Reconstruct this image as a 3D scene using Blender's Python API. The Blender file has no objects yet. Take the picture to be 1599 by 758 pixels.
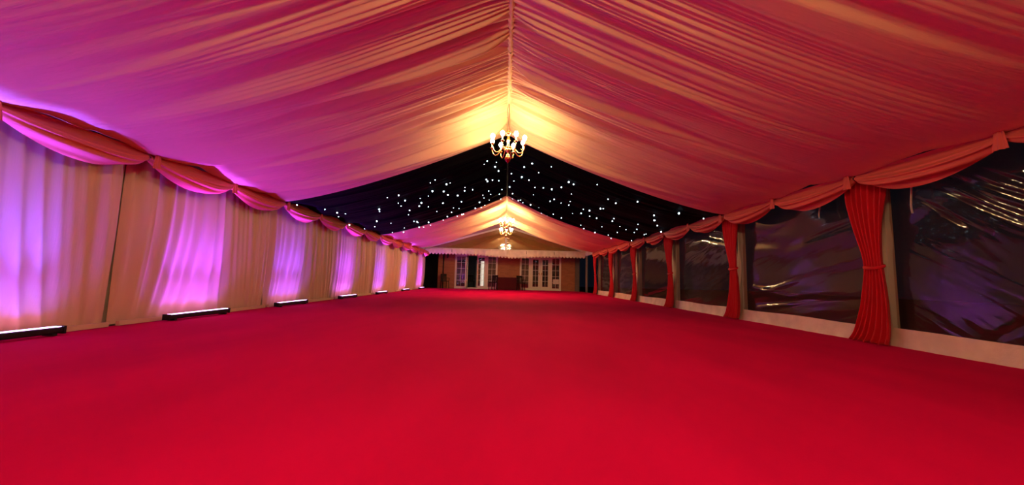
import bpy, math, random
import numpy as np
from mathutils import Vector, Matrix

random.seed(7)
rng = np.random.default_rng(11)
scene = bpy.context.scene
COL = scene.collection
PI = math.pi

# ------------------------------------------------------------------ camera, world, exposure
F_PX, PITCH, YAW, ROLL = 576.34, 0.0973, 0.0163, 0.0256
cam_data = bpy.data.cameras.new('camera')
cam_data.sensor_width = 36.0
cam_data.lens = F_PX / 1599.0 * 36.0
cam_data.clip_start = 0.05
cam_data.clip_end = 200
cam = bpy.data.objects.new('camera', cam_data)
COL.objects.link(cam)
def _w(fx, fz, up):
    cp, sp, cy, sy = math.cos(PITCH), math.sin(PITCH), math.cos(YAW), math.sin(YAW)
    fy = fz * cp - up * sp
    z = fz * sp + up * cp
    return Vector((fx * cy + fy * sy, -fx * sy + fy * cy, z))
_r = _w(math.cos(ROLL), 0, math.sin(ROLL))
_u = _w(-math.sin(ROLL), 0, math.cos(ROLL))
_f = _w(0, 1, 0)
_m = Matrix((_r, _u, -_f)).transposed().to_4x4()
_m.translation = Vector((0.009, 0.193, 0.723))
cam.matrix_world = _m
scene.camera = cam

world = bpy.data.worlds.new('night_sky')
scene.world = world
world.use_nodes = True
world.node_tree.nodes['Background'].inputs[0].default_value = (0.004, 0.005, 0.009, 1)
world.node_tree.nodes['Background'].inputs[1].default_value = 0.5

vs = scene.view_settings
vs.view_transform = 'Standard'
vs.look = 'None'
vs.gamma = 1.0
vs.use_curve_mapping = False
vs.exposure = 0.15

BULB_POWER = 150.0          # radiance of the chandelier bulbs
BAR_POWER = 18.0            # watts of one LED bar
BULB_COLOUR = (1.0, 0.74, 0.34)

# ------------------------------------------------------------------ materials
def mat(name, base=(.8, .8, .8), rough=.8, metal=0.0, emit=None, strength=0.0, noise=None, bump=None, spec=.3, sheen=0):
    m = bpy.data.materials.new(name)
    m.use_nodes = True
    nt = m.node_tree
    b = nt.nodes['Principled BSDF']
    b.inputs['Base Color'].default_value = (*base, 1)
    b.inputs['Roughness'].default_value = rough
    b.inputs['Metallic'].default_value = metal
    b.inputs['Specular IOR Level'].default_value = spec
    if sheen:
        b.inputs['Sheen Weight'].default_value = sheen
    if emit:
        b.inputs['Emission Color'].default_value = (*emit, 1)
        b.inputs['Emission Strength'].default_value = strength
    tc = nt.nodes.new('ShaderNodeTexCoord')
    if noise:      # (scale, amount, (sx, sy, sz))
        mp = nt.nodes.new('ShaderNodeMapping')
        mp.inputs['Scale'].default_value = noise[2]
        nt.links.new(tc.outputs['Object'], mp.inputs['Vector'])
        n = nt.nodes.new('ShaderNodeTexNoise')
        n.inputs['Scale'].default_value = noise[0]
        n.inputs['Detail'].default_value = 5
        nt.links.new(mp.outputs['Vector'], n.inputs['Vector'])
        r = nt.nodes.new('ShaderNodeValToRGB')
        a = noise[1]
        r.color_ramp.elements[0].position = .3
        r.color_ramp.elements[1].position = .7
        r.color_ramp.elements[0].color = (*[c * (1 - a) for c in base], 1)
        r.color_ramp.elements[1].color = (*[min(1, c * (1 + a)) for c in base], 1)
        nt.links.new(n.outputs['Fac'], r.inputs['Fac'])
        nt.links.new(r.outputs['Color'], b.inputs['Base Color'])
    if bump:       # (scale, strength, distance, (sx, sy, sz))
        mp = nt.nodes.new('ShaderNodeMapping')
        mp.inputs['Scale'].default_value = bump[3]
        nt.links.new(tc.outputs['Object'], mp.inputs['Vector'])
        n = nt.nodes.new('ShaderNodeTexNoise')
        n.inputs['Scale'].default_value = bump[0]
        n.inputs['Detail'].default_value = 4
        nt.links.new(mp.outputs['Vector'], n.inputs['Vector'])
        bp = nt.nodes.new('ShaderNodeBump')
        bp.inputs['Strength'].default_value = bump[1]
        bp.inputs['Distance'].default_value = bump[2]
        nt.links.new(n.outputs['Fac'], bp.inputs['Height'])
        nt.links.new(bp.outputs['Normal'], b.inputs['Normal'])
    return m

M = {}
M['carpet'] = mat('carpet_red', (.64, .003, .10), .95, noise=(1.3, .10, (1, .35, 1)), bump=(220, .35, .004, (1, 1, 1)), spec=.05)
M['lining'] = mat('lining_cream', (.82, .54, .34), .85, bump=(6, .25, .02, (1, 9, 1)), spec=.15)
M['wall_lining'] = mat('wall_lining_cream', (.74, .53, .40), .85, bump=(7, .2, .015, (1, 8, .6)), spec=.15)
M['swag'] = mat('swag_peach', (.66, .13, .10), .7, bump=(9, .2, .01, (1, 1, 6)), spec=.3)
M['star_cloth'] = mat('star_cloth_black', (.0025, .002, .003), .8, spec=.06, bump=(6, .3, .02, (1, 9, 1)))
M['star'] = mat('star_led', (.8, .9, 1), .5, emit=(.62, .90, 1.0), strength=10)
M['red_cloth'] = mat('curtain_red', (.62, .003, .02), .7, spec=.3, bump=(14, .15, .01, (1, 6, .4)), sheen=.2)
M['pvc_white'] = mat('pvc_white', (.84, .74, .62), .45, spec=.5, noise=(4, .12, (1, 1, 1)), bump=(9, .5, .02, (1, 1, 1)))
M['frame_white'] = mat('frame_white', (.86, .80, .72), .5)
M['alu'] = mat('aluminium_grey', (.42, .40, .38), .45, metal=.6)
M['brass'] = mat('brass', (.85, .58, .22), .22, metal=1)
M['copper'] = mat('brass_red', (.55, .16, .07), .2, metal=1)
M['candle'] = mat('candle_sleeve', (.85, .78, .62), .5)
M['bulb'] = mat('bulb_glow', (1, 1, 1), .4, emit=BULB_COLOUR, strength=BULB_POWER)
M['bulb_far'] = mat('bulb_glow_bright', (1, 1, 1), .4, emit=BULB_COLOUR, strength=BULB_POWER * 2.1)
M['black_plastic'] = mat('black_plastic', (.012, .011, .016), .4)
M['led_lens'] = mat('led_lens', (.6, .5, .8), .3, emit=(.75, .45, 1.0), strength=5)
M['dark_wood'] = mat('dark_wood', (.012, .006, .005), .6, noise=(6, .4, (1, 6, 1)))
M['maroon'] = mat('maroon_cloth', (.075, .006, .012), .9)
M['ground'] = mat('ground_dark', (.03, .028, .026), .9, noise=(3, .4, (1, 1, 1)))
M['inner_wall'] = mat('inner_wall', (.20, .17, .15), .9, noise=(2, .1, (1, 1, 1)))
M['paper'] = mat('paper', (.75, .68, .62), .9)
M['cord'] = mat('cord_dark', (.10, .07, .05), .6)
M['strap'] = mat('strap_white', (.75, .68, .62), .8)
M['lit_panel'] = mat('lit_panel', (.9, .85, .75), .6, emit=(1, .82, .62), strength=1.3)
M['iron'] = mat('black_iron', (.015, .012, .012), .5)
M['lantern_glass'] = mat('lantern_glass', (.12, .09, .07), .15)

def brick_material():
    m = bpy.data.materials.new('brick_wall')
    m.use_nodes = True
    nt = m.node_tree
    b = nt.nodes['Principled BSDF']
    tc = nt.nodes.new('ShaderNodeTexCoord')
    sx = nt.nodes.new('ShaderNodeSeparateXYZ')
    cx = nt.nodes.new('ShaderNodeCombineXYZ')
    nt.links.new(tc.outputs['Object'], sx.inputs[0])
    nt.links.new(sx.outputs['X'], cx.inputs['X'])
    nt.links.new(sx.outputs['Z'], cx.inputs['Y'])
    br = nt.nodes.new('ShaderNodeTexBrick')
    br.inputs['Color1'].default_value = (.50, .19, .08, 1)
    br.inputs['Color2'].default_value = (.40, .14, .06, 1)
    br.inputs['Mortar'].default_value = (.34, .24, .15, 1)
    br.inputs['Scale'].default_value = 1
    br.inputs['Mortar Size'].default_value = .006
    br.inputs['Brick Width'].default_value = .225
    br.inputs['Row Height'].default_value = .075
    nt.links.new(cx.outputs[0], br.inputs['Vector'])
    nt.links.new(br.outputs['Color'], b.inputs['Base Color'])
    bp = nt.nodes.new('ShaderNodeBump')
    bp.inputs['Strength'].default_value = .6
    bp.inputs['Distance'].default_value = .006
    bp.invert = True
    nt.links.new(br.outputs['Fac'], bp.inputs['Height'])
    nt.links.new(bp.outputs['Normal'], b.inputs['Normal'])
    b.inputs['Roughness'].default_value = .9
    return m
M['brick'] = brick_material()

def film_material(name, tint, haze, gloss, rough, bump_scale, bump_strength, stretch, rot, milk=(.55, .42, .34)):
    """clear plastic film or glass: see-through, partly mirroring, a little milky"""
    m = bpy.data.materials.new(name)
    m.use_nodes = True
    nt = m.node_tree
    nt.nodes.remove(nt.nodes['Principled BSDF'])
    out = nt.nodes['Material Output']
    tr = nt.nodes.new('ShaderNodeBsdfTransparent')
    tr.inputs[0].default_value = (*tint, 1)
    gl = nt.nodes.new('ShaderNodeBsdfGlossy')
    gl.inputs['Color'].default_value = (1, 1, 1, 1)
    gl.inputs['Roughness'].default_value = rough
    df = nt.nodes.new('ShaderNodeBsdfDiffuse')
    df.inputs[0].default_value = (*milk, 1)
    lf = nt.nodes.new('ShaderNodeLayerWeight')
    lf.inputs['Blend'].default_value = .5
    pw = nt.nodes.new('ShaderNodeMath'); pw.operation = 'POWER'; pw.inputs[1].default_value = 5
    nt.links.new(lf.outputs['Facing'], pw.inputs[0])
    lw = nt.nodes.new('ShaderNodeMath'); lw.operation = 'MULTIPLY_ADD'; lw.inputs[1].default_value = .92; lw.inputs[2].default_value = .08
    nt.links.new(pw.outputs[0], lw.inputs[0])
    mul = nt.nodes.new('ShaderNodeMath'); mul.operation = 'MULTIPLY_ADD'
    mul.inputs[1].default_value = gloss
    mul.inputs[2].default_value = .0
    mul.use_clamp = True
    nt.links.new(lw.outputs[0], mul.inputs[0])
    m1 = nt.nodes.new('ShaderNodeMixShader'); m1.inputs[0].default_value = haze
    nt.links.new(tr.outputs[0], m1.inputs[1]); nt.links.new(df.outputs[0], m1.inputs[2])
    m2 = nt.nodes.new('ShaderNodeMixShader')
    nt.links.new(mul.outputs[0], m2.inputs[0])
    nt.links.new(m1.outputs[0], m2.inputs[1]); nt.links.new(gl.outputs[0], m2.inputs[2])
    nt.links.new(m2.outputs[0], out.inputs[0])
    if bump_strength:
        tc = nt.nodes.new('ShaderNodeTexCoord')
        mr = nt.nodes.new('ShaderNodeMapping')
        mr.inputs['Rotation'].default_value = rot
        nt.links.new(tc.outputs['Object'], mr.inputs['Vector'])
        mp = nt.nodes.new('ShaderNodeMapping')
        mp.inputs['Scale'].default_value = stretch
        nt.links.new(mr.outputs['Vector'], mp.inputs['Vector'])
        n = nt.nodes.new('ShaderNodeTexNoise')
        n.inputs['Scale'].default_value = bump_scale
        n.inputs['Detail'].default_value = 2.5
        n.inputs['Distortion'].default_value = .6
        nt.links.new(mp.outputs['Vector'], n.inputs['Vector'])
        bp = nt.nodes.new('ShaderNodeBump')
        bp.inputs['Strength'].default_value = bump_strength
        bp.inputs['Distance'].default_value = .05
        nt.links.new(n.outputs['Fac'], bp.inputs['Height'])
        nt.links.new(bp.outputs['Normal'], gl.inputs['Normal'])
    return m
M['film'] = film_material('clear_plastic_film', (.75, .68, .62), .05, .7, .06, 1.2, .16, (1, .5, 2.6), (.35, 0, 0))
M['film_near'] = film_material('clear_plastic_film_creased', (.75, .68, .62), .035, .7, .05, 1.3, .3, (1, .55, 2.8), (-.65, 0, 0))
M['gable_film'] = film_material('gable_film', (.85, .78, .55), .30, 1.0, .05, 1.0, .12, (1, 1, 1), (0, 0, 0), (.66, .42, .13))
M['glass'] = film_material('window_glass', (.80, .84, .86), .01, 1.3, .01, 1, .0, (1, 1, 1), (0, 0, 0))

# ------------------------------------------------------------------ helpers
def tag(o, label=None, cat=None, group=None, kind=None):
    if label: o['label'] = label
    if cat: o['category'] = cat
    if group: o['group'] = group
    if kind: o['kind'] = kind
    return o

def empty(name, loc=(0, 0, 0), rz=0.0, **kw):
    o = bpy.data.objects.new(name, None)
    o.empty_display_size = .1
    COL.objects.link(o)
    o.location = loc
    o.rotation_euler = (0, 0, rz)
    return tag(o, **kw)

def link_mesh(name, me, parent=None, loc=None):
    o = bpy.data.objects.new(name, me)
    COL.objects.link(o)
    if parent is not None: o.parent = parent
    if loc is not None: o.location = loc
    return o

def smooth(me):
    me.polygons.foreach_set('use_smooth', np.ones(len(me.polygons), dtype=bool))

def grid(name, X, Y, Z, m, parent=None, closed_u=False):
    """surface from 2-D coordinate arrays"""
    nu, nv = X.shape
    co = np.stack([X, Y, Z], -1).reshape(-1, 3).astype(np.float32)
    i = np.arange(nu * nv).reshape(nu, nv)
    if closed_u:
        i = np.vstack([i, i[:1]])
    q = np.stack([i[:-1, :-1], i[1:, :-1], i[1:, 1:], i[:-1, 1:]], -1).reshape(-1, 4).astype(np.int32)
    me = bpy.data.meshes.new(name)
    me.vertices.add(len(co)); me.vertices.foreach_set('co', co.ravel())
    me.loops.add(q.size); me.loops.foreach_set('vertex_index', q.ravel())
    me.polygons.add(len(q))
    me.polygons.foreach_set('loop_start', np.arange(0, q.size, 4, dtype=np.int32))
    me.polygons.foreach_set('loop_total', np.full(len(q), 4, dtype=np.int32))
    me.update(calc_edges=True)
    me.validate()
    smooth(me)
    me.materials.append(m)
    return link_mesh(name, me, parent)

class MB:
    def __init__(s): s.v, s.f, s.sm = [], [], []
    def quadset(s, vs, fs, sm=False):
        n = len(s.v); s.v += [tuple(p) for p in vs]
        s.f += [tuple(n + k for k in f) for f in fs]; s.sm += [sm] * len(fs)
        return s
    def box(s, x0, x1, y0, y1, z0, z1):
        vs = [(x, y, z) for z in (z0, z1) for y in (y0, y1) for x in (x0, x1)]
        return s.quadset(vs, [(0, 2, 3, 1), (4, 5, 7, 6), (0, 1, 5, 4), (2, 6, 7, 3), (0, 4, 6, 2), (1, 3, 7, 5)])
    def bevel_box(s, x0, x1, y0, y1, z0, z1, b):
        """box with chamfered long edges along y"""
        pr = [(x0 + b, z0), (x1 - b, z0), (x1, z0 + b), (x1, z1 - b), (x1 - b, z1), (x0 + b, z1), (x0, z1 - b), (x0, z0 + b)]
        vs = [(x, y0, z) for x, z in pr] + [(x, y1, z) for x, z in pr]
        fs = [(k, (k + 1) % 8, 8 + (k + 1) % 8, 8 + k) for k in range(8)]
        fs += [tuple(range(7, -1, -1)), tuple(range(8, 16))]
        return s.quadset(vs, fs)
    def beam(s, a, b, w, h):
        """rectangular bar from a to b"""
        a, b = Vector(a), Vector(b); d = (b - a).normalized()
        up = Vector((0, 0, 1)) if abs(d.z) < .95 else Vector((0, 1, 0))
        r = d.cross(up).normalized(); u = r.cross(d)
        vs = [p + r * sx * w / 2 + u * sz * h / 2 for p in (a, b) for sz in (-1, 1) for sx in (-1, 1)]
        return s.quadset(vs, [(0, 1, 3, 2), (4, 6, 7, 5), (0, 4, 5, 1), (2, 3, 7, 6), (0, 2, 6, 4), (1, 5, 7, 3)])
    def tube(s, pts, rad, n=8):
        pts = [Vector(p) for p in pts]
        if not hasattr(rad, '__len__'): rad = [rad] * len(pts)
        vs = []; prev = None
        for k, p in enumerate(pts):
            d = (pts[min(k + 1, len(pts) - 1)] - pts[max(k - 1, 0)]).normalized()
            if prev is None:
                prev = d.orthogonal().normalized()
            r = (prev - d * prev.dot(d)).normalized(); prev = r
            u = d.cross(r)
            vs += [p + (r * math.cos(2 * PI * j / n) + u * math.sin(2 * PI * j / n)) * rad[k] for j in range(n)]
        fs = [(k * n + j, k * n + (j + 1) % n, (k + 1) * n + (j + 1) % n, (k + 1) * n + j) for k in range(len(pts) - 1) for j in range(n)]
        s.quadset(vs, fs, True)
        m = len(s.v) - len(vs)
        s.f += [tuple(m + j for j in range(n - 1, -1, -1)), tuple(m + (len(pts) - 1) * n + j for j in range(n))]
        s.sm += [False, False]
        return s
    def lathe(s, prof, c=(0, 0, 0), n=14):
        """profile of (radius, z) turned round the z axis at c"""
        vs = [(c[0] + r * math.cos(2 * PI * j / n), c[1] + r * math.sin(2 * PI * j / n), c[2] + z) for r, z in prof for j in range(n)]
        fs = [(k * n + j, k * n + (j + 1) % n, (k + 1) * n + (j + 1) % n, (k + 1) * n + j) for k in range(len(prof) - 1) for j in range(n)]
        return s.quadset(vs, fs, True)
    def build(s, name, m, parent=None):
        me = bpy.data.meshes.new(name)
        me.from_pydata(s.v, [], s.f)
        me.polygons.foreach_set('use_smooth', np.array(s.sm, dtype=bool))
        me.materials.append(m)
        me.update()
        return link_mesh(name, me, parent)

def copy_tree(o, parent=None):
    c = o.copy(); COL.objects.link(c); c.parent = parent
    for ch in list(o.children): copy_tree(ch, c)
    return c

BAYS = [-4, -1, 2, 5, 8, 11, 14, 17, 20]            # near edge of each three-metre bay
ORD = ['nearest', 'second', 'third', 'fourth', 'fifth', 'sixth', 'farthest']

# ------------------------------------------------------------------ floor and ground
u = np.linspace(-4.98, 5.02, 61); v = np.linspace(-4, 24.38, 121)
U, V = np.meshgrid(u, v, indexing='ij')
Z = .004 * np.sin(U * 1.3 + .6 * np.sin(V * .7)) * np.sin(V * .9) + .002 * np.sin(V * 3.1 + U)
fl = grid('floor', U, V, Z - .006, M['carpet'])
tag(fl, 'wide red carpet laid wall to wall across the marquee', 'carpet', kind='structure')
gr = MB().box(-30, 30, -12, 45, -.2, -.06).build('ground', M['ground'])
tag(gr, 'dark ground outside the clear plastic windows', 'ground', kind='structure')

# ------------------------------------------------------------------ ceiling linings
def roof_z(x):
    s = np.clip(1 - np.abs(x) / 4.7, 0, 1)
    return 2.25 + 1.62 * s ** 1.35

def roof_panel(name, y0, side, m, parent, amp=1.0, seed=0, ny=260, nt=56, y1=None):
    r = np.random.default_rng(50 + side)
    y1 = y0 + 3 if y1 is None else y1
    t = np.linspace(0, 1, nt) ** 1.15
    y = np.linspace(y0, y1, ny)
    T, Y = np.meshgrid(t, y, indexing='ij')
    X = .012 + T * 4.72
    Zb = roof_z(np.minimum(X, 4.7))
    D = np.zeros_like(Y)
    # gathered pleats at the ridge tape, dying out down the slope
    ph = 2 * PI * (Y * 15 + .8 * np.sin(Y * 5.1 + side) + .6 * np.sin(Y * 11.3 + 2 * side))
    D += .024 * np.sin(ph + 2.0 * T) * np.exp(-T * 3.5)
    # long folds of various lengths, sweeping a little along the tent
    for k in range(350):
        c = r.uniform(-4.2, 20.2); w = r.uniform(.03, .16); a = r.uniform(-1, 1) * .075 * (w / .1) ** .6
        L = r.uniform(.25, .95); dr = r.uniform(-.25, .25); sk = r.uniform(.25, 1)
        cc = c + dr * T ** 1.3
        wid = w * (.55 + 1.1 * T)
        q = (Y - cc) / wid
        prof = np.where(q < 0, np.exp(-(q / sk) ** 2), np.exp(-q ** 2))
        D += a * prof * np.clip(T / .06, 0, 1) ** .7 * np.exp(-(T / L) ** 3)
    edge = np.clip(np.minimum(Y - y0, y1 - Y) / .12, 0, 1)
    sag = -.05 * np.sin(PI * (Y - y0) / (y1 - y0)) * np.sin(PI * T) ** .8
    hem = -.025 * np.cos(2 * PI * (Y - y0) / 1.5) * T ** 6
    Z = Zb + amp * 1.3 * D * (.55 + .45 * edge) + sag + hem
    return grid(name, side * X, Y, Z, m, parent)

ceilings = [
    ('ceiling', [-4, -1, 2, 5], 'lining', 'cream gathered fabric ceiling lining overhead in the near bays'),
    ('ceiling', [8, 11], 'star_cloth', 'black starlit ceiling cloth dotted with tiny lights'),
    ('ceiling', [14, 17], 'lining', 'cream ceiling lining beyond the black starlit cloth'),
]
star_parent = {}
for cname, bays, mk, lab in ceilings:
    root = empty(cname, (0, bays[0], 2.25), label=lab, cat='ceiling', kind='structure')
    for b in bays:
        for side in (-1, 1):
            p = roof_panel('lining_panel', b, side, M[mk], None, seed=b * 2 + side + 40)
            p.parent = root; p.matrix_parent_inverse = Matrix.Translation((0, -bays[0], -2.25))
            star_parent[(b, side)] = p
        # gathered tape closing the ridge of this bay
        yy = np.linspace(b + .01, b + 2.99, 150); ww = np.linspace(-1, 1, 5)
        A, B = np.meshgrid(ww, yy, indexing='ij')
        wv = .035 + .008 * np.sin(B * 55) + .004 * np.sin(B * 23)
        r = grid('ridge_tape', A * wv, B, 3.845 - .035 * (1 - np.abs(A)) + .004 * np.sin(B * 60 + A), M[mk])
        r.parent = root; r.matrix_parent_inverse = Matrix.Translation((0, -bays[0], -2.25))
STARS = [(-4.54,8.16),(-4.27,8.84),(-4.2,9.32),(-4.37,9.78),(-4.1,9.56),(-4.63,11.09),(-4.53,11.99),(-4.16,11.86),(-3.87,11.19),(-2.88,9),(-3.34,9.81),(-3.41,10.05),(-3.64,11.81),(-4.1,13.5),(-2.63,9.06),(-2.63,9.65),(-2.82,9.7),(-2.85,10.08),(-2.3,9.89),(-2.39,10.42),(-2.52,10.74),(-2.1,9.93),(-1.93,9.61),(-1.85,8.93),(-1.72,8.84),(-1.55,9.46),(-1.46,9.46),(-1.71,10.01),(-1.68,10.54),(-2.84,10.93),(-2.98,11.35),(-2.35,11.17),(-2.24,11.96),(-1.94,11.29),(-1.75,12.24),(-1.89,12.75),(-2.11,13.27),(-2.33,13.73),(-2.76,13.22),(-2.84,13.95),(-3,12.53),(-3.05,12.33),(-3.19,13.66),(-3.09,13.95),(-3.56,13.06),(-3.83,13.95),(-1.23,8.39),(-3.01,12.71),(-0.5,8.95),(-0.58,9.09),(-0.33,9.65),(-0.29,9.34),(-0.25,10.16),(-0.77,9.86),(-1.24,9.73),(-1.19,10.44),(-1.24,10.8),(-1.47,11.06),(-1.45,11.86),(-1.03,11.03),(-0.6,10.5),(-0.58,10.74),(-0.44,10.84),(-0.26,11.19),(-0.59,11.88),(-0.79,12.08),(-0.78,12.53),(-0.55,12.42),(-0.63,13.18),(-0.95,12.89),(-0.96,13.94),(-1.16,13.65),(-0.82,13.78),(-0.18,12.43),(-0.27,12.97),(-0.23,13.86),(0.08,12.25),(0.11,10.63),(-1.62,12.6),(-1.67,13.92),(-1.62,13.95),(-1.85,13.95),(0.11,10.63),(0.2,11.28),(0.59,8.9),(0.42,9.45),(1.01,8.52),(0.79,9.33),(0.41,10.45),(0.39,10.57),(0.61,10.4),(0.82,10.89),(1.03,10.5),(1.24,10.24),(1.42,9.64),(1.5,8.99),(1.62,9),(1.72,9.84),(0.84,11.74),(1.36,11.6),(1.44,11.23),(1.66,11.3),(1.84,10.71),(1.88,11.17),(0.42,11.83),(0.47,12.03),(0.4,12.36),(0.19,12.98),(0.08,12.24),(0.21,13.83),(0.42,13.62),(0.49,13.36),(0.59,13.58),(0.86,13.33),(1.14,13.11),(1.32,13.95),(1.54,13.95),(1.66,13.91),(1.66,13.12),(1.56,12.61),(1.83,12.6),(1.96,13.17),(2.12,11.85),(2.31,13.77),(2.05,8.4),(2.48,9.05),(2.7,9.14),(3.01,8.51),(2.57,10.13),(2.62,10.02),(2.29,11.02),(2.32,11.49),(2.44,10.87),(2.58,11.45),(2.78,11.39),(3.13,10.76),(3.19,11.13),(3.15,12.19),(3.52,11.45),(3.76,11.61),(3.71,12.35),(4.06,11.72),(3.96,11.21),(3.75,10.53),(2.64,13.09),(2.85,13.57),(3.26,13.57),(3.67,13.29),(3.93,13.83),(4.53,13.35),(4.37,11.55),(4.37,11.7),(3.64,9.12),(3.83,9.57),(4.11,10.07),(4.53,10.81),(3.94,8.45),(4.5,8.44)]
sm = MB().lathe([(0.0002, -1), (.6, -.8), (1, -.1), (.95, .3), (.6, .8), (.0002, 1)], n=8)
star_me = None
for k, (sx, sy) in enumerate(STARS):
    rad = random.choice([.009, .011, .013, .016, .02])
    if star_me is None:
        o = sm.build('star_light', M['star']); star_me = o.data
    else:
        o = link_mesh('star_light', star_me)
    o.scale = (rad, rad, rad)
    o.location = (sx, sy, float(roof_z(np.array(sx))) - .075 - .05 * math.sin(PI * ((sy - 8) % 3) / 3) * math.sin(PI * abs(sx) / 4.7))
    p = star_parent[(8 if sy < 11 else 11, 1 if sx > 0 else -1)]
    o.parent = p

# unlined roof sheet of the last bay, over the end beams
rm = MB()
rm.quadset([(-5.0, 20.0, 2.56), (0, 20.0, 4.02), (5.0, 20.0, 2.56), (-5.0, 23.05, 2.56), (0, 23.05, 4.02), (5.0, 23.05, 2.56),
            (-5.0, 20.0, 2.59), (0, 20.0, 4.05), (5.0, 20.0, 2.59), (-5.0, 23.05, 2.59), (0, 23.05, 4.05), (5.0, 23.05, 2.59)],
           [(0, 3, 4, 1), (1, 4, 5, 2), (6, 7, 10, 9), (7, 8, 11, 10), (0, 1, 7, 6), (1, 2, 8, 7), (3, 9, 10, 4), (4, 10, 11, 5), (0, 6, 9, 3), (2, 5, 11, 8)])
tag(rm.build('roof', M['pvc_white']), 'plain white roof sheet over the end bay by the brick house', 'roof', kind='structure')

# ------------------------------------------------------------------ left wall: pleated lining panels
wl = empty('wall_left', (-4.95, 0, 0), label='cream pleated fabric wall lining behind the row of light bars', cat='wall lining', kind='structure')
def wall_panel(y0, seed):
    r = np.random.default_rng(seed)
    y = np.linspace(y0 + .005, y0 + 2.995, 230); z = np.concatenate([np.linspace(.012, .3, 12), np.linspace(.36, 2.3, 26)])
    Yg, Zg = np.meshgrid(y, z, indexing='ij')
    h = Zg / 2.3
    yy = Yg - y0
    # the cloth is pulled sideways towards the joints near the floor
    pull = .22 * (1 - h) ** 2 * np.sin(2 * PI * yy / 3)
    s = yy + pull
    D = np.zeros_like(s)
    for k in range(17):
        c = (k + r.uniform(.15, .85)) * 3 / 17; w = r.uniform(.035, .085); a = r.uniform(.4, 1.0) * .055
        D += a * np.exp(-((s - c + .03 * r.uniform(-1, 1) * (1 - h)) / w) ** 2) * (.75 + .25 * h)
    D += .012 * np.sin(s * 26 + 3 * np.sin(s * 4 + seed))
    ends = np.clip(np.minimum(yy, 3 - yy) / .10, 0, 1)
    D = D * (.2 + .8 * ends) - .03 * (1 - ends)
    belly = .05 * np.sin(PI * h) * ends
    X = -4.97 + D + belly - .02 * (1 - h)
    # folded joint: edges drawn in towards the leg near the floor
    Yg = Yg + np.where(yy < 1.5, 1, -1) * .022 * (1 - h) ** 3 * (1 - np.clip(np.minimum(yy, 3 - yy) / .5, 0, 1))
    return grid('lining_panel', X, Yg, Zg, M['wall_lining'])
for b in BAYS:
    p = wall_panel(b, b + 60)
    p.parent = wl; p.matrix_parent_inverse = Matrix.Translation((4.95, 0, 0))
    s_ = MB().box(-4.93, -4.885, b + .06, b + 2.94, .0, .055).build('hem_roll', M['wall_lining'])
    s_.parent = wl; s_.matrix_parent_inverse = Matrix.Translation((4.95, 0, 0))
so = MB().box(-5.09, -5.08, -4, 23, -.02, 2.45).build('outer_sheet', M['pvc_white'])
so.parent = wl; so.matrix_parent_inverse = Matrix.Translation((4.95, 0, 0))
# drape closing the tent behind the viewer
xx = np.linspace(-4.9, 4.9, 300); zz = np.linspace(.02, 3.8, 20)
A, B = np.meshgrid(xx, zz, indexing='ij')
B = B / 3.8 * (roof_z(A) - .04)
wf = grid('wall_front', A, -3.95 + .04 * np.sin(A * 14 + np.sin(A * 3)), B, M['wall_lining'])
tag(wf, 'cream pleated drape closing the tent end behind the viewer', 'wall lining', kind='structure')

# ------------------------------------------------------------------ swag valances along both eaves
def swag_mesh(y0, L, side, seed):
    r = np.random.default_rng(seed)
    uu = np.linspace(0, 1, 44); vv = np.linspace(0, 1, 40)
    Ug, Vg = np.meshgrid(uu, vv, indexing='ij')
    depth = .12 + .24 * np.sin(PI * Ug) ** .8
    sk = .06 * math.sin(seed)
    nf = 5
    rip = np.sin(2 * PI * (Vg * nf * (.85 + .15 * np.sin(PI * Ug)) + .3 * np.sin(3 * Ug + seed)))
    inward = .03 + .17 * np.sin(PI * np.clip(Vg, 0, 1) ** 1.9) * (.55 + .45 * np.sin(PI * Ug)) + .024 * rip * np.sin(PI * Ug) ** .5 * np.clip((Vg - .3) * 3, .12, 1)
    inward *= (.6 + .4 * np.sin(PI * Ug) ** .5)
    Zz = 2.265 - Vg * depth * (1 + sk * (Ug - .5)) - .010 * rip * np.clip((Vg - .3) * 2, .1, 1)
    Yy = y0 + Ug * L
    X = side * (4.76 - inward)
    return X, Yy, Zz
def valance(b, side, lab, k):
    root = empty('swag_valance', (side * 4.75, b + 1.5, 2.25), label=lab, cat='valance', group='swag valances along the eaves')
    inv = Matrix.Translation((-side * 4.75, -b - 1.5, -2.25))
    for j in range(2):
        X, Y, Zz = swag_mesh(b + .01 + (1.49 if b < 20 else 1.43) * j, 1.49 if b < 20 else 1.40, side, b * 3 + j + k)
        o = grid('swag', X, Y, Zz, M['swag'], root); o.matrix_parent_inverse = inv
    for yy in (b + .075, b + 1.5):
        # gathered tail where two swags meet
        a = np.linspace(0, 1, 9); c = np.linspace(-1, 1, 13)
        A, Cc = np.meshgrid(a, c, indexing='ij')
        w = .035 + .03 * A
        o = grid('gather', side * (4.70 - .035 - .02 * np.cos(Cc * PI / 2) + .009 * np.sin(Cc * 9)), yy + Cc * w, 2.262 - .21 * A, M['swag'], root)
        o.matrix_parent_inverse = inv
for k, b in enumerate(BAYS[2:]):
    valance(b, -1, 'peach draped swag valance over the %s bay of the cream lined wall' % ORD[k], 0)
for k, b in enumerate(BAYS[2:8]):
    w = (ORD[:5] + ['farthest'])[k]
    valance(b, 1, 'peach draped swag valance above the %s clear plastic window' % w, 5)

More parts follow.
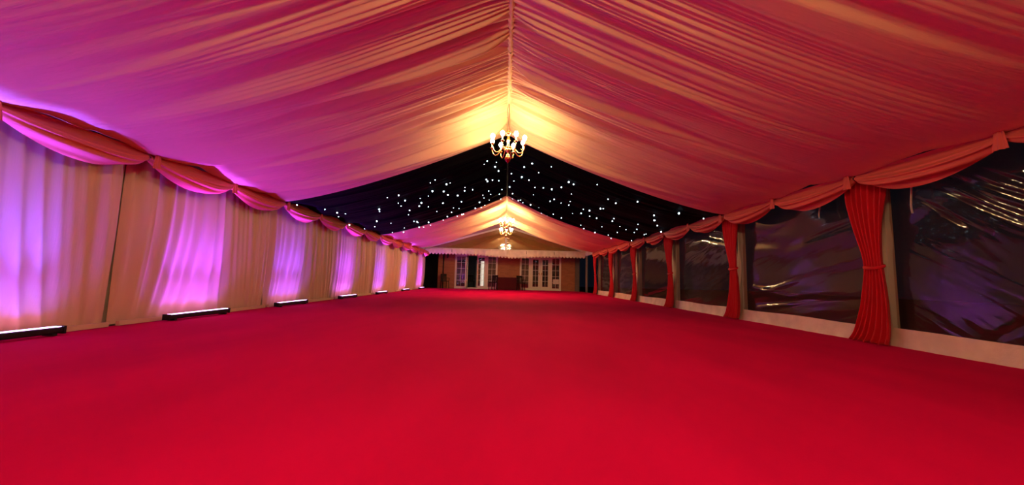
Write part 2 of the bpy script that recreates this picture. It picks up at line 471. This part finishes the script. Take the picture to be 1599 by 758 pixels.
# ------------------------------------------------------------------ right wall: clear plastic windows
def window(k, b):
    near = (k == 0)
    w = (ORD[:5] + ['farthest'])[k]
    root = empty('window_%d' % (k + 1), (5, b + 1.5, 0), label='%s creased clear plastic window panel with a cream skirt' % w, cat='window', kind='structure')
    inv = Matrix.Translation((-5, -b - 1.5, 0))
    r = np.random.default_rng(k + 5)
    y = np.linspace(b + .16, b + 2.86, 260 if near else 130); z = np.linspace(.2, 2.45, 220 if near else 90)
    Yg, Zg = np.meshgrid(y, z, indexing='ij')
    yy = Yg - b
    D = np.zeros_like(yy)
    for q in range(14):
        ang = (r.uniform(.35, .75) if near else r.uniform(-.25, .35)) * (1 if not near else 1)
        a = yy * math.sin(ang) + Zg * math.cos(ang)
        bb = yy * math.cos(ang) - Zg * math.sin(ang)
        c = r.uniform(-1, 4); cb = r.uniform(0, 3)
        D += r.uniform(-1, 1) * .02 * np.exp(-((a - c) / r.uniform(.03, .12)) ** 2) * np.exp(-((bb - cb) / r.uniform(.5, 1.2)) ** 2)
    if near:       # tight creases running down from the eave
        for q in range(16):
            ang = r.uniform(.55, .85)
            a = -yy * math.sin(ang) + Zg * math.cos(ang); bb = yy * math.cos(ang) + Zg * math.sin(ang)
            py, pz = r.uniform(1.0, 2.3), r.uniform(1.35, 2.1)
            D += r.uniform(.5, 1) * .016 * np.exp(-((a + py * math.sin(ang) - pz * math.cos(ang)) / r.uniform(.02, .035)) ** 2) * np.exp(-((bb - py * math.cos(ang) - pz * math.sin(ang)) / r.uniform(.2, .4)) ** 2)
    D += .02 * np.sin(PI * yy / 3) * np.sin(PI * Zg / 2.4)
    o = grid('pane', 5.0 + D, Yg, Zg, M['film_near'] if near else M['film'], root); o.matrix_parent_inverse = inv
    # skirt of cream plastic along the floor, a little slack
    y = np.linspace(b + .03, b + 2.97, 70); z = np.linspace(0, 1, 8)
    Yg, A = np.meshgrid(y, z, indexing='ij')
    top = .215 + .008 * np.sin(Yg * 3 + k); bot = -.03 + .012 * np.sin(Yg * 4.1 + 2 * k)
    X = 4.965 - .03 * (1 - A) ** 2 + .007 * np.sin(Yg * 21 + 4 * A) * (1 - A)
    o = grid('skirt', X, Yg, bot + (top - bot) * A, M['pvc_white'], root); o.matrix_parent_inverse = inv
    # cream edge strips of the panel beside the legs
    for e0, e1, ed in ((b - .0, b + .16, 1), (b + 2.90, b + 2.99, -1)):
        z = np.linspace(.0, 2.4, 30); a = np.linspace(0, 1, 5)
        A, Zg = np.meshgrid(a, z, indexing='ij')
        wob = .035 * np.sin(Zg * 2.3 + k) * (A if ed > 0 else 1 - A) + (.10 * np.exp(-Zg / .25) * ((1 - A) * 0 + A) if ed > 0 else -.06 * np.exp(-Zg / .25) * (1 - A) + .10 * np.clip((Zg - 1.1) / .8, 0, 1) * (1 - A))
        o = grid('edge_strip', 4.972 + .008 * np.sin(Zg * 7 + A * 3), e0 + (e1 - e0) * A + wob * .8, Zg, M['pvc_white'], root); o.matrix_parent_inverse = inv
    return root
for k, b in enumerate(BAYS[2:8]):
    window(k, b)

# aluminium legs between the windows
LEGLAB = ['nearest', 'second', 'third', 'fourth', 'fifth', 'sixth']
for k, y in enumerate([5, 8, 11, 14, 17, 20]):
    lg = empty('tent_leg', (5.07, y, 0), label='white tent leg behind the %s red curtain' % (LEGLAB[:5] + ['farthest'])[k], cat='tent leg', group='tent legs on the window side')
    MB().box(-.05, .05, -.06, .06, -.06, 2.45).build('leg_tube', M['frame_white'], lg)
    MB().box(-.05, .09, -.10, .10, -.065, -.045).build('base_plate', M['alu'], lg)

# ------------------------------------------------------------------ red tied-back curtains
def curtain(y, k):
    w = (LEGLAB[:5] + ['farthest'])[k]
    root = empty('tied_curtain', (4.82, y, 0), label='red tied curtain beside the %s tent leg from the camera' % w, cat='curtain', group='red curtains tied at the legs')
    r = np.random.default_rng(k + 30)
    uu = np.linspace(0, 1, 130); zz = np.linspace(.012, 2.2, 60)
    Ug, Zg = np.meshgrid(uu, zz, indexing='ij')
    tz = 1.02 + .04 * r.uniform(-1, 1)
    kp = np.array([0, .08, .5, .85, tz, 1.2, 1.6, 1.95, 2.2])
    far = np.interp(Zg, kp, np.array([.52, .46, .34, .27, .24, .26, .36, .44, .45]) * (1 + .1 * r.uniform(-1, 1)))
    near = np.interp(Zg, kp, np.array([-.03, -.03, -.01, .01, .02, .01, -.04, -.09, -.10]))
    # smooth the interpolation
    def sm_(a):
        for _ in range(6):
            a = np.hstack([a[:, :1], (a[:, :-2] + a[:, 1:-1] * 2 + a[:, 2:]) / 4, a[:, -1:]])
        return a
    far, near = sm_(far), sm_(near)
    wdt = far - near
    amp = .018 + .035 * np.clip(wdt / .5, 0, 1)
    n = 6
    ph = 2 * PI * n * (Ug + .02 * np.sin(9 * Ug + k)) + .8 * np.sin(Zg * 2 + k) + 1.2 * Ug * Zg
    X = -amp * np.sin(ph) * .8 + .02 * np.sin(Zg * 3)
    Yy = near + wdt * (Ug + .018 * np.cos(ph))
    foot = np.exp(-Zg / .09)
    X = X - .04 * foot + .02
    o = grid('drape', X, Yy, Zg + .01 * foot * np.sin(ph * .5), M['red_cloth'], root)
    md = o.modifiers.new('thickness', 'SOLIDIFY'); md.thickness = .006
    # tie band round the waist
    a = np.linspace(0, 2 * PI, 30, endpoint=False); h = np.linspace(-1, 1, 6)
    A, H = np.meshgrid(a, h, indexing='ij')
    cy_ = .13; ry = .13; rx = .055
    bz = np.sqrt(np.maximum(0, 1 - H ** 2)) * .012
    grid('tie_band', .02 + (rx + bz) * np.cos(A), cy_ + (ry + bz) * np.sin(A), tz + .02 * H + .02 * np.cos(A), M['red_cloth'], root, closed_u=True)
for k, y in enumerate([5, 8, 11, 14, 17, 20]):
    curtain(y - .18, k)

# thin white tapes hanging from the eave beside the nearest curtain
for (y, z0, z1, lab) in ((4.45, 1.62, 2.02, 'longer white tape dangling on the camera side of the nearest curtain'),
                         (5.75, 1.78, 2.0, 'short white tape dangling below the valance of the second window')):
    s_ = MB()
    pts = [(4.86 + .012 * math.sin(t * 5), y + .02 * math.sin(t * 3), z1 - (z1 - z0) * t) for t in np.linspace(0, 1, 9)]
    for a, b2 in zip(pts[:-1], pts[1:]): s_.beam(a, b2, .022, .004)
    s_.box(4.845, 4.875, y - .02, y + .02, z1 - .02, 2.26); s_.box(4.765, 4.875, y - .02, y + .02, 2.235, 2.26)
    tag(s_.build('hanging_tape', M['strap']), lab, 'tape')

# ------------------------------------------------------------------ LED light bars on the floor by the left wall
def bar(y, n, lab, col, warm):
    root = empty('led_bar', (-4.76, y, 0), label=lab, cat='light bar', group='light bars along the lined wall')
    L = 1.14
    MB().bevel_box(-.045, .045, -L / 2, L / 2, .02, .085, .012).build('housing', M['black_plastic'], root)
    MB().box(-.03, .03, -L / 2 + .02, L / 2 - .02, .083, .092).build('lens_strip', M['led_lens'], root)
    for s in (-1, 1):
        MB().box(-.055, .055, s * (L / 2 - .09) - .02, s * (L / 2 - .09) + .02, 0, .022).build('foot', M['black_plastic'], root)
        MB().box(-.05, .05, s * L / 2 - .012, s * L / 2 + .012, .012, .094).build('end_cap', M['black_plastic'], root)
    for (sz, off, c, pw, spread, tilt) in ((1.06, 0, col, BAR_POWER * .85, 27, 2.5), (1.06, 0, col, BAR_POWER * .34, 120, 6), (1.06, 0, (col[0] + .1, .02, 1), BAR_POWER * .95, 125, -26), (1.04, 0, warm, BAR_POWER * .06, 175, 30)):
        ld = bpy.data.lights.new('led_bar_light', 'AREA')
        ld.shape = 'RECTANGLE'; ld.size = .045; ld.size_y = sz
        ld.energy = pw; ld.color = c; ld.spread = math.radians(spread)
        lo = bpy.data.objects.new('led_bar_light', ld); COL.objects.link(lo)
        lo.parent = root; lo.location = (0, off, .097)
        lo.rotation_euler = (0, PI - math.radians(tilt), 0)
VIO = (.19, .05, 1.0); PNK = (.9, .06, .7); BLU = (.13, .07, 1.0)
bars = [(0.9, 'lit light bar on the floor behind the left frame edge', VIO, PNK),
        (3.76, 'nearest black light bar, cut by the left picture edge', BLU, (1, .12, .35)),
        (6.15, 'second nearest light bar against the pleated lining', (.27, .05, 1.0), PNK),
        (8.68, 'third light bar from the camera, along the lining', VIO, PNK),
        (11.65, 'fourth light bar from the camera, along the lining', (.28, .05, 1), PNK),
        (14.75, 'fifth light bar from the camera, along the lining', VIO, PNK),
        (18.2, 'sixth light bar from the camera, next to the last', VIO, PNK),
        (21.6, 'farthest light bar, beside the brick house end', (.36, .05, .95), PNK)]
for k, (y, lab, c, w) in enumerate(bars):
    bar(y, k, lab, c, w)

# ------------------------------------------------------------------ chandeliers
def make_chandelier():
    root = empty('chandelier', (0, 0, 3.85))
    z = lambda a: a - 3.85
    c = MB()
    c.tube([(0, 0, z(3.86)), (.004, 0, z(3.6)), (0, 0, z(3.33))], .006, 6)
    c.tube([(0, 0, z(3.86)), (-.03, .01, z(3.72)), (-.012, 0, z(3.5)), (0, 0, z(3.36))], .004, 6)
    c.build('cord', M['cord'], root)
    c = MB()
    c.lathe([(.001, z(3.34)), (.012, z(3.33)), (.014, z(3.31)), (.05, z(3.275)), (.045, z(3.265)), (.02, z(3.255)), (.017, z(3.20)), (.028, z(3.17)), (.03, z(3.14)),
             (.018, z(3.11)), (.016, z(3.03)), (.035, z(3.01)), (.05, z(2.985)), (.045, z(2.95)), (.02, z(2.925)), (.016, z(2.90)), (.03, z(2.88)), (.034, z(2.865))])
    c.build('column', M['brass'], root)
    c = MB()
    c.lathe([(.034, z(2.865)), (.05, z(2.84)), (.055, z(2.81)), (.045, z(2.775)), (.02, z(2.755)), (.01, z(2.74)), (.001, z(2.73))])
    c.build('ball_finial', M['copper'], root)
    c = MB()
    for k in range(8):
        a = 2 * PI * (k + .5) / 8
        pts = [(r * math.cos(a), r * math.sin(a), z(h)) for r, h in ((.02, 3.262), (.05, 3.30), (.075, 3.285), (.085, 3.255))]
        c.tube(pts, [.006, .005, .005, .008], 6)
    c.build('crown', M['brass'], root)
    for k in range(8):
        a = 2 * PI * (k + .5) / 8 + .06
        prof = [(.035, 2.985), (.075, 3.015), (.11, 3.005), (.15, 2.95), (.19, 2.905), (.235, 2.895), (.275, 2.925), (.296, 2.975), (.30, 3.02)]
        arm = MB().tube([(r * math.cos(a), r * math.sin(a), z(h)) for r, h in prof], .0085, 8).build('arm', M['brass'], root)
        cx, cy = .30 * math.cos(a), .30 * math.sin(a)
        MB().lathe([(.008, z(3.015)), (.032, z(3.03)), (.034, z(3.036)), (.012, z(3.03))], (cx, cy, 0), 10).build('drip_pan', M['brass'], arm)
        MB().lathe([(.0125, z(3.03)), (.0125, z(3.115)), (.001, z(3.117))], (cx, cy, 0), 8).build('candle_sleeve', M['candle'], arm)
        MB().lathe([(.010, z(3.112)), (.026, z(3.128)), (.036, z(3.150)), (.037, z(3.168)), (.028, z(3.192)), (.014, z(3.207)), (.001, z(3.213))], (cx, cy, 0), 10).build('bulb', M['bulb'], arm)
    return root
ch = make_chandelier()
spots = [(6.5, 'nearest brass chandelier with eight lit bulbs hanging before the starlit ceiling'),
         (15.5, 'middle brass chandelier hanging under the far cream lining'),
         (18.5, 'farthest brass chandelier, hanging lowest in view before the gable'),
         (.4, 'brass chandelier hanging overhead above the viewer')]
for k, (y, lab) in enumerate(spots):
    o = ch if k == 0 else copy_tree(ch)
    o.location = (0, y, 3.85)
    o.rotation_euler.z = .13 * k
    tag(o, lab, 'chandelier', 'chandeliers along the ridge')
    if k in (1, 2, 3):       # these chandeliers carry stronger bulbs
        for arm in o.children:
            for p in arm.children:
                if p.name.startswith('bulb'):
                    p.material_slots[0].link = 'OBJECT'; p.material_slots[0].material = M['bulb_far']

# ------------------------------------------------------------------ end gable of the tent
gf = empty('gable_frame', (0, 23, 0), label='white gable frame with centre pole at the far tent end', cat='tent frame')
for s in (-1, 1):
    MB().beam((s * 4.98, 0, 2.48), (0, 0, 3.93), .09, .11).build('rafter', M['frame_white'], gf)
    MB().box(s * 5.04 - .05, s * 5.04 + .05, -.05, .05, -.06, 2.52).build('corner_post', M['alu'] if s > 0 else M['frame_white'], gf)
MB().box(-5, 5, -.045, .045, 2.40, 2.50).build('tie_beam', M['frame_white'], gf)
MB().box(-.05, .05, -.20, -.11, 2.08, 3.80).build('centre_pole', M['frame_white'], gf)
for q in range(6):
    MB().box(.05, .16 + .05 * (q % 2), -.16, -.13, 2.55 + .12 * q, 2.585 + .12 * q).build('lacing_loop', M['frame_white'], gf)
gp = MB()
gp.quadset([(-4.9, .05, 2.5), (4.9, .05, 2.5), (0, .05, 3.9), (-4.9, .056, 2.5), (4.9, .056, 2.5), (0, .056, 3.9)], [(0, 1, 2), (5, 4, 3), (0, 3, 4, 1), (1, 4, 5, 2), (2, 5, 3, 0)])
gp.build('gable_pane', M['gable_film'], gf)
for s in (-1, 1):
    eb = MB().box(s * 5.0 - .04, s * 5.0 + .04, 20.06, 22.94, 2.38, 2.50)
    tag(eb.build('eave_beam', M['frame_white']), 'white eave beam of the open end bay, %s' % ('window side' if s > 0 else 'lining side'), 'beam')

# scalloped valance across the end
def scallops(x0, x1, ztop, zbot, y, pitch, name, m, parent):
    n = int((x1 - x0) / pitch); per = 8
    xs = np.linspace(x0, x1, n * per + 1)
    vs, fs = [], []
    for i, x in enumerate(xs):
        ph = (i % per) / per
        zb = zbot(x) - .10 * abs(math.sin(PI * ph)) ** .7
        yy = y + .012 * math.sin(x * 7) + .008 * math.sin(x * 17)
        for k in range(5):
            t = k / 4
            vs.append((x, yy - .02 * t * math.sin(x * 5), ztop(x) * (1 - t) + zb * t))
    for i in range(len(xs) - 1):
        for k in range(4):
            a = i * 5 + k
            fs.append((a, a + 1, a + 6, a + 5))
    b = MB().quadset(vs, fs, True)
    o = b.build(name, m, parent)
    md = o.modifiers.new('thickness', 'SOLIDIFY'); md.thickness = .004
    return o
def zb(x): return 2.20 - .13 * math.exp(-((x - .1) / 1.6) ** 2) - (.04 if x > .2 else 0)
o = scallops(-4.95, 4.95, lambda x: 2.47, zb, 22.92, .2, 'scalloped_valance', M['pvc_white'], None)
tag(o, 'white scalloped valance stretched across the far tent end', 'valance')
for q in (-3.3, 1.3, 3.0):
    MB().tube([(q, 22.9, 2.42), (q, 22.895, 2.24)], .012, 6).build('fixing_strap', M['cord'], o)
# short side valance of the open end bay
b = MB(); vs, fs = [], []
n = 14 * 6
for i in range(n + 1):
    y = 20.2 + 2.65 * i / n
    z_ = 2.24 - .05 * abs(math.sin(PI * (i % 6) / 6))
    vs += [(4.94, y, 2.48), (4.94, y, z_)]
for i in range(n): fs.append((2 * i, 2 * i + 1, 2 * i + 3, 2 * i + 2))
b.quadset(vs, fs)
o = b.build('scalloped_valance', M['pvc_white']); md = o.modifiers.new('thickness', 'SOLIDIFY'); md.thickness = .004
tag(o, 'short scalloped side valance beside the farthest red curtain', 'valance')

# ------------------------------------------------------------------ brick house beyond the open end
YB = 24.5
wb = empty('wall_back', (0, YB, 0), label='brick house wall with two sets of white glazed doors', cat='wall', kind='structure')
DOORS = [(-3.3, -.5), (.96, 3.69)]
DH = 2.22
m = MB()
for x0, x1 in ((-4.38, DOORS[0][0]), (DOORS[0][1], DOORS[1][0]), (DOORS[1][1], 4.6)):
    m.box(x0, x1, 0, .28, -.06, DH)
m.box(-4.38, 4.6, 0, .28, DH, 4.6)
m.build('brickwork', M['brick'], wb)
m = MB().box(-4.38, -4.10, -.05, 0, -.06, 2.6); m.build('brick_pier', M['brick'], wb)
MB().tube([(-4.04, -.05, -.05), (-4.04, -.05, 2.6)], .035, 8).build('drainpipe', M['iron'], wb)
MB().box(4.62, 4.9, -.02, .25, -.06, 4.2).build('corner_board', M['inner_wall'], wb)
MB().box(-6.6, -4.4, 1.6, 1.75, -.06, 4.2).build('side_passage_wall', M['dark_wood'], wb)

def leaf(root, x0, x1, z0, z1, stile, name='leaf', rows=5, cols=2, parent_loc=None, handle=False):
    """a glazed leaf in its own x-z plane"""
    m = MB()
    m.box(x0, x0 + stile, -.03, .03, z0, z1); m.box(x1 - stile, x1, -.03, .03, z0, z1)
    m.box(x0 + stile, x1 - stile, -.03, .03, z0, z0 + stile * 1.2); m.box(x0 + stile, x1 - stile, -.03, .03, z1 - stile, z1)
    lf = m.build(name, M['frame_white'], root)
    a0, a1, b0, b1 = x0 + stile, x1 - stile, z0 + stile * 1.2, z1 - stile
    MB().box(a0, a1, -.006, .006, b0, b1).build('glass', M['glass'], lf)
    bars_ = MB()
    for c in range(1, cols): x = a0 + (a1 - a0) * c / cols; bars_.box(x - .011, x + .011, -.014, .014, b0, b1)
    for c in range(1, rows): z = b0 + (b1 - b0) * c / rows; bars_.box(a0, a1, -.013, .013, z - .011, z + .011)
    bars_.build('glazing_bars', M['frame_white'], lf)
    if handle:
        h = MB().box(handle - .015, handle + .015, -.045, -.03, .98, 1.16).box(handle - .09 if handle > (x0 + x1) / 2 else handle, handle if handle > (x0 + x1) / 2 else handle + .09, -.07, -.055, 1.08, 1.1).box(handle - .008, handle + .008, -.07, -.045, 1.08, 1.1)
        h.build('handle', M['brass'], lf)
    return lf
def door_frame(root, x0, x1, posts):
    m = MB()
    m.box(x0, x1, -.03, .09, 2.14, DH)
    m.box(x0, x1, -.05, .09, -.02, .07)
    for p in [x0 + .03, x1 - .03] + posts: m.box(p - .035, p + .035, -.03, .09, .07, 2.14)
    m.build('frame', M['frame_white'], root)
d1 = empty('door_1', (0, YB + .06, 0), label='white glazed doors with one leaf standing open, nearer the lined wall', cat='glazed doors', kind='structure')
door_frame(d1, -3.3, -.5, [-2.50, -1.22])
leaf(d1, -3.24, -2.54, .07, 2.14, .06, 'side_light', 5, 2)
leaf(d1, -1.86, -1.26, .07, 2.14, .10, 'leaf', 5, 2, handle=-1.80)
leaf(d1, -1.18, -.56, .07, 2.14, .06, 'side_light', 5, 2)
op = empty('open_leaf', (-2.46, -.04, 0), rz=math.radians(-96)); op.parent = d1
leaf(op, 0, .6, .07, 2.14, .10, 'leaf_frame', 5, 2)
d2 = empty('door_2', (0, YB + .06, 0), label='closed white glazed double doors, nearer the red curtains', cat='glazed doors', kind='structure')
door_frame(d2, .96, 3.69, [1.65, 3.0])
leaf(d2, 1.02, 1.61, .07, 2.14, .06, 'side_light', 5, 2)
leaf(d2, 1.69, 2.32, .07, 2.14, .13, 'leaf', 5, 2, handle=2.26)
leaf(d2, 2.33, 2.96, .07, 2.14, .13, 'leaf', 5, 2, handle=2.39)
leaf(d2, 3.04, 3.63, .07, 2.14, .06, 'side_light', 5, 2)
tag(MB().box(3.16, 3.55, YB - .01, YB + .022, .42, .74).build('paper_notice', M['paper']), 'pale paper notice stuck low on the rightmost glass panel', 'notice')

# room inside the house
m = MB(); m.box(-4.3, 4.5, 29.5, 29.6, -.06, 2.7); m.box(-4.3, -4.2, 24.8, 29.5, -.06, 2.7); m.box(4.4, 4.5, 24.8, 29.5, -.06, 2.7); m.box(-4.3, 4.5, 24.8, 29.6, 2.7, 2.8)
tag(m.build('wall_inner', M['inner_wall']), 'dim plastered room seen through the glazed doors', 'wall', kind='structure')
tag(MB().box(-4.2, 4.4, 24.78, 29.5, -.055, -.01).build('floor', M['dark_wood']), 'dark floor of the room inside the brick house', 'floor', kind='structure')
lp = empty('lit_doorway', (-1.87, 29.44, 0), label='bright doorway at the back of the dim room in the house', cat='doorway')
MB().box(-.45, -.36, 0, .06, -.01, 2.1).box(.36, .45, 0, .06, -.01, 2.1).box(-.45, .45, 0, .06, 2.02, 2.1).build('door_frame', M['frame_white'], lp)
MB().box(-.06, .2, .03, .05, -.01, 2.02).build('lit_opening', M['lit_panel'], lp)

cl = empty('room_fill_lamp', (-2.7, 27.2, 2.7), label='added bluish fill lamp, out of view inside the house behind the open door leaf', cat='lamp')  # added lamp hidden above the door head, gives the room its teal glow
MB().lathe([(.001, 0), (.16, 0), (.17, -.03), (.15, -.03)], n=18).build('fill_lamp_base', M['frame_white'], cl)
MB().lathe([(.15, -.03), (.13, -.07), (.07, -.10), (.001, -.11)], n=18).build('fill_lamp_bowl', mat('fill_lamp_glow', (.8, .9, 1), .4, emit=(.10, .55, .80), strength=8), cl)
# ------------------------------------------------------------------ furniture by the house
tb = empty('draped_table', (.22, 23.95, 0), label='low table under a dark maroon cloth between the two glazed doors', cat='table')
u = np.linspace(0, 1, 161); vv = np.linspace(0, 1, 12)
per = []
for t in u[:-1]:
    q = t * 4; e = int(q); f = q - e
    hx, hy = .71, .33
    c = [(-hx + 2 * hx * f, -hy), (hx, -hy + 2 * hy * f), (hx - 2 * hx * f, hy), (-hx, hy - 2 * hy * f)][e]
    per.append(c)
per = np.array(per)
k = np.arange(len(per))
rip = np.sin(k * .9) * .5 + np.sin(k * .37 + 1) * .5
A = np.repeat(per[:, 0][:, None], 12, 1); B = np.repeat(per[:, 1][:, None], 12, 1)
H = np.repeat(vv[None], len(per), 0)
sc = 1 + .05 * (1 - H) * (1 + rip[:, None] * .6)
grid('cloth_skirt', A * sc, B * sc, .02 + H * .75, M['maroon'], tb, closed_u=True)
MB().box(-.71, .71, -.33, .33, .755, .785).build('cloth_top', M['maroon'], tb)

def make_chair():
    root = empty('side_chair', (0, 0, 0))
    MB().box(-.21, .21, -.21, .22, .43, .47).build('seat', M['dark_wood'], root)
    for sx in (-1, 1):
        MB().beam((sx * .20, -.21, 0), (sx * .185, -.19, .43), .035, .035).build('leg', M['dark_wood'], root)
        MB().beam((sx * .20, .25, 0), (sx * .185, .20, .45), .035, .035).build('leg', M['dark_wood'], root)
        MB().beam((sx * .185, .20, .45), (sx * .18, .29, .88), .032, .032).build('back_post', M['dark_wood'], root)
        a = MB().beam((sx * .20, .23, .66), (sx * .22, -.17, .65), .035, .025); a.beam((sx * .22, -.17, .65), (sx * .20, -.19, .44), .03, .03)
        a.build('armrest', M['dark_wood'], root)
    MB().beam((-.20, .29, .85), (.20, .29, .85), .03, .12).build('top_rail', M['dark_wood'], root)
    for q in range(4):
        MB().beam((-.12 + .08 * q, .215, .47), (-.12 + .08 * q, .285, .84), .055, .014).build('back_slat', M['dark_wood'], root)
    return root
c0 = make_chair()
for k, (x, y, rz, lab) in enumerate([(-3.82, 23.9, .5, 'dark wooden armchair by the brick pier near the lined wall'),
                                     (-.72, 23.28, -.4, 'dark wooden chair left of the maroon draped table'),
                                     (1.0, 23.28, .3, 'dark wooden chair right of the maroon draped table'),
                                     (-2.35, 26.4, .3, 'chair inside the house behind the open door leaf'),
                                     (-3.1, 26.2, -.5, 'chair inside the house behind the leftmost glass panel')]):
    o = c0 if k == 0 else copy_tree(c0)
    o.location = (x, y, -.003 if y < 24.4 else -.01); o.rotation_euler.z = rz
    tag(o, lab, 'chair', 'dark chairs by the house')

lt = empty('wall_lantern', (-3.78, YB, 2.1), label='small dark lantern on the brick beside the left glazed doors', cat='lantern')
MB().box(-.04, .04, -.02, 0, -.06, .12).beam((0, -.01, .08), (0, -.14, .1), .015, .015).build('bracket', M['iron'], lt)
MB().lathe([(.002, .1), (.07, .04), (.06, .03)], (0, -.14, 0), 6).lathe([(.05, -.12), (.03, -.14), (.001, -.14)], (0, -.14, 0), 6).build('cap', M['iron'], lt)
MB().lathe([(.055, .03), (.045, -.12)], (0, -.14, 0), 6).build('lantern_glass', M['lantern_glass'], lt)
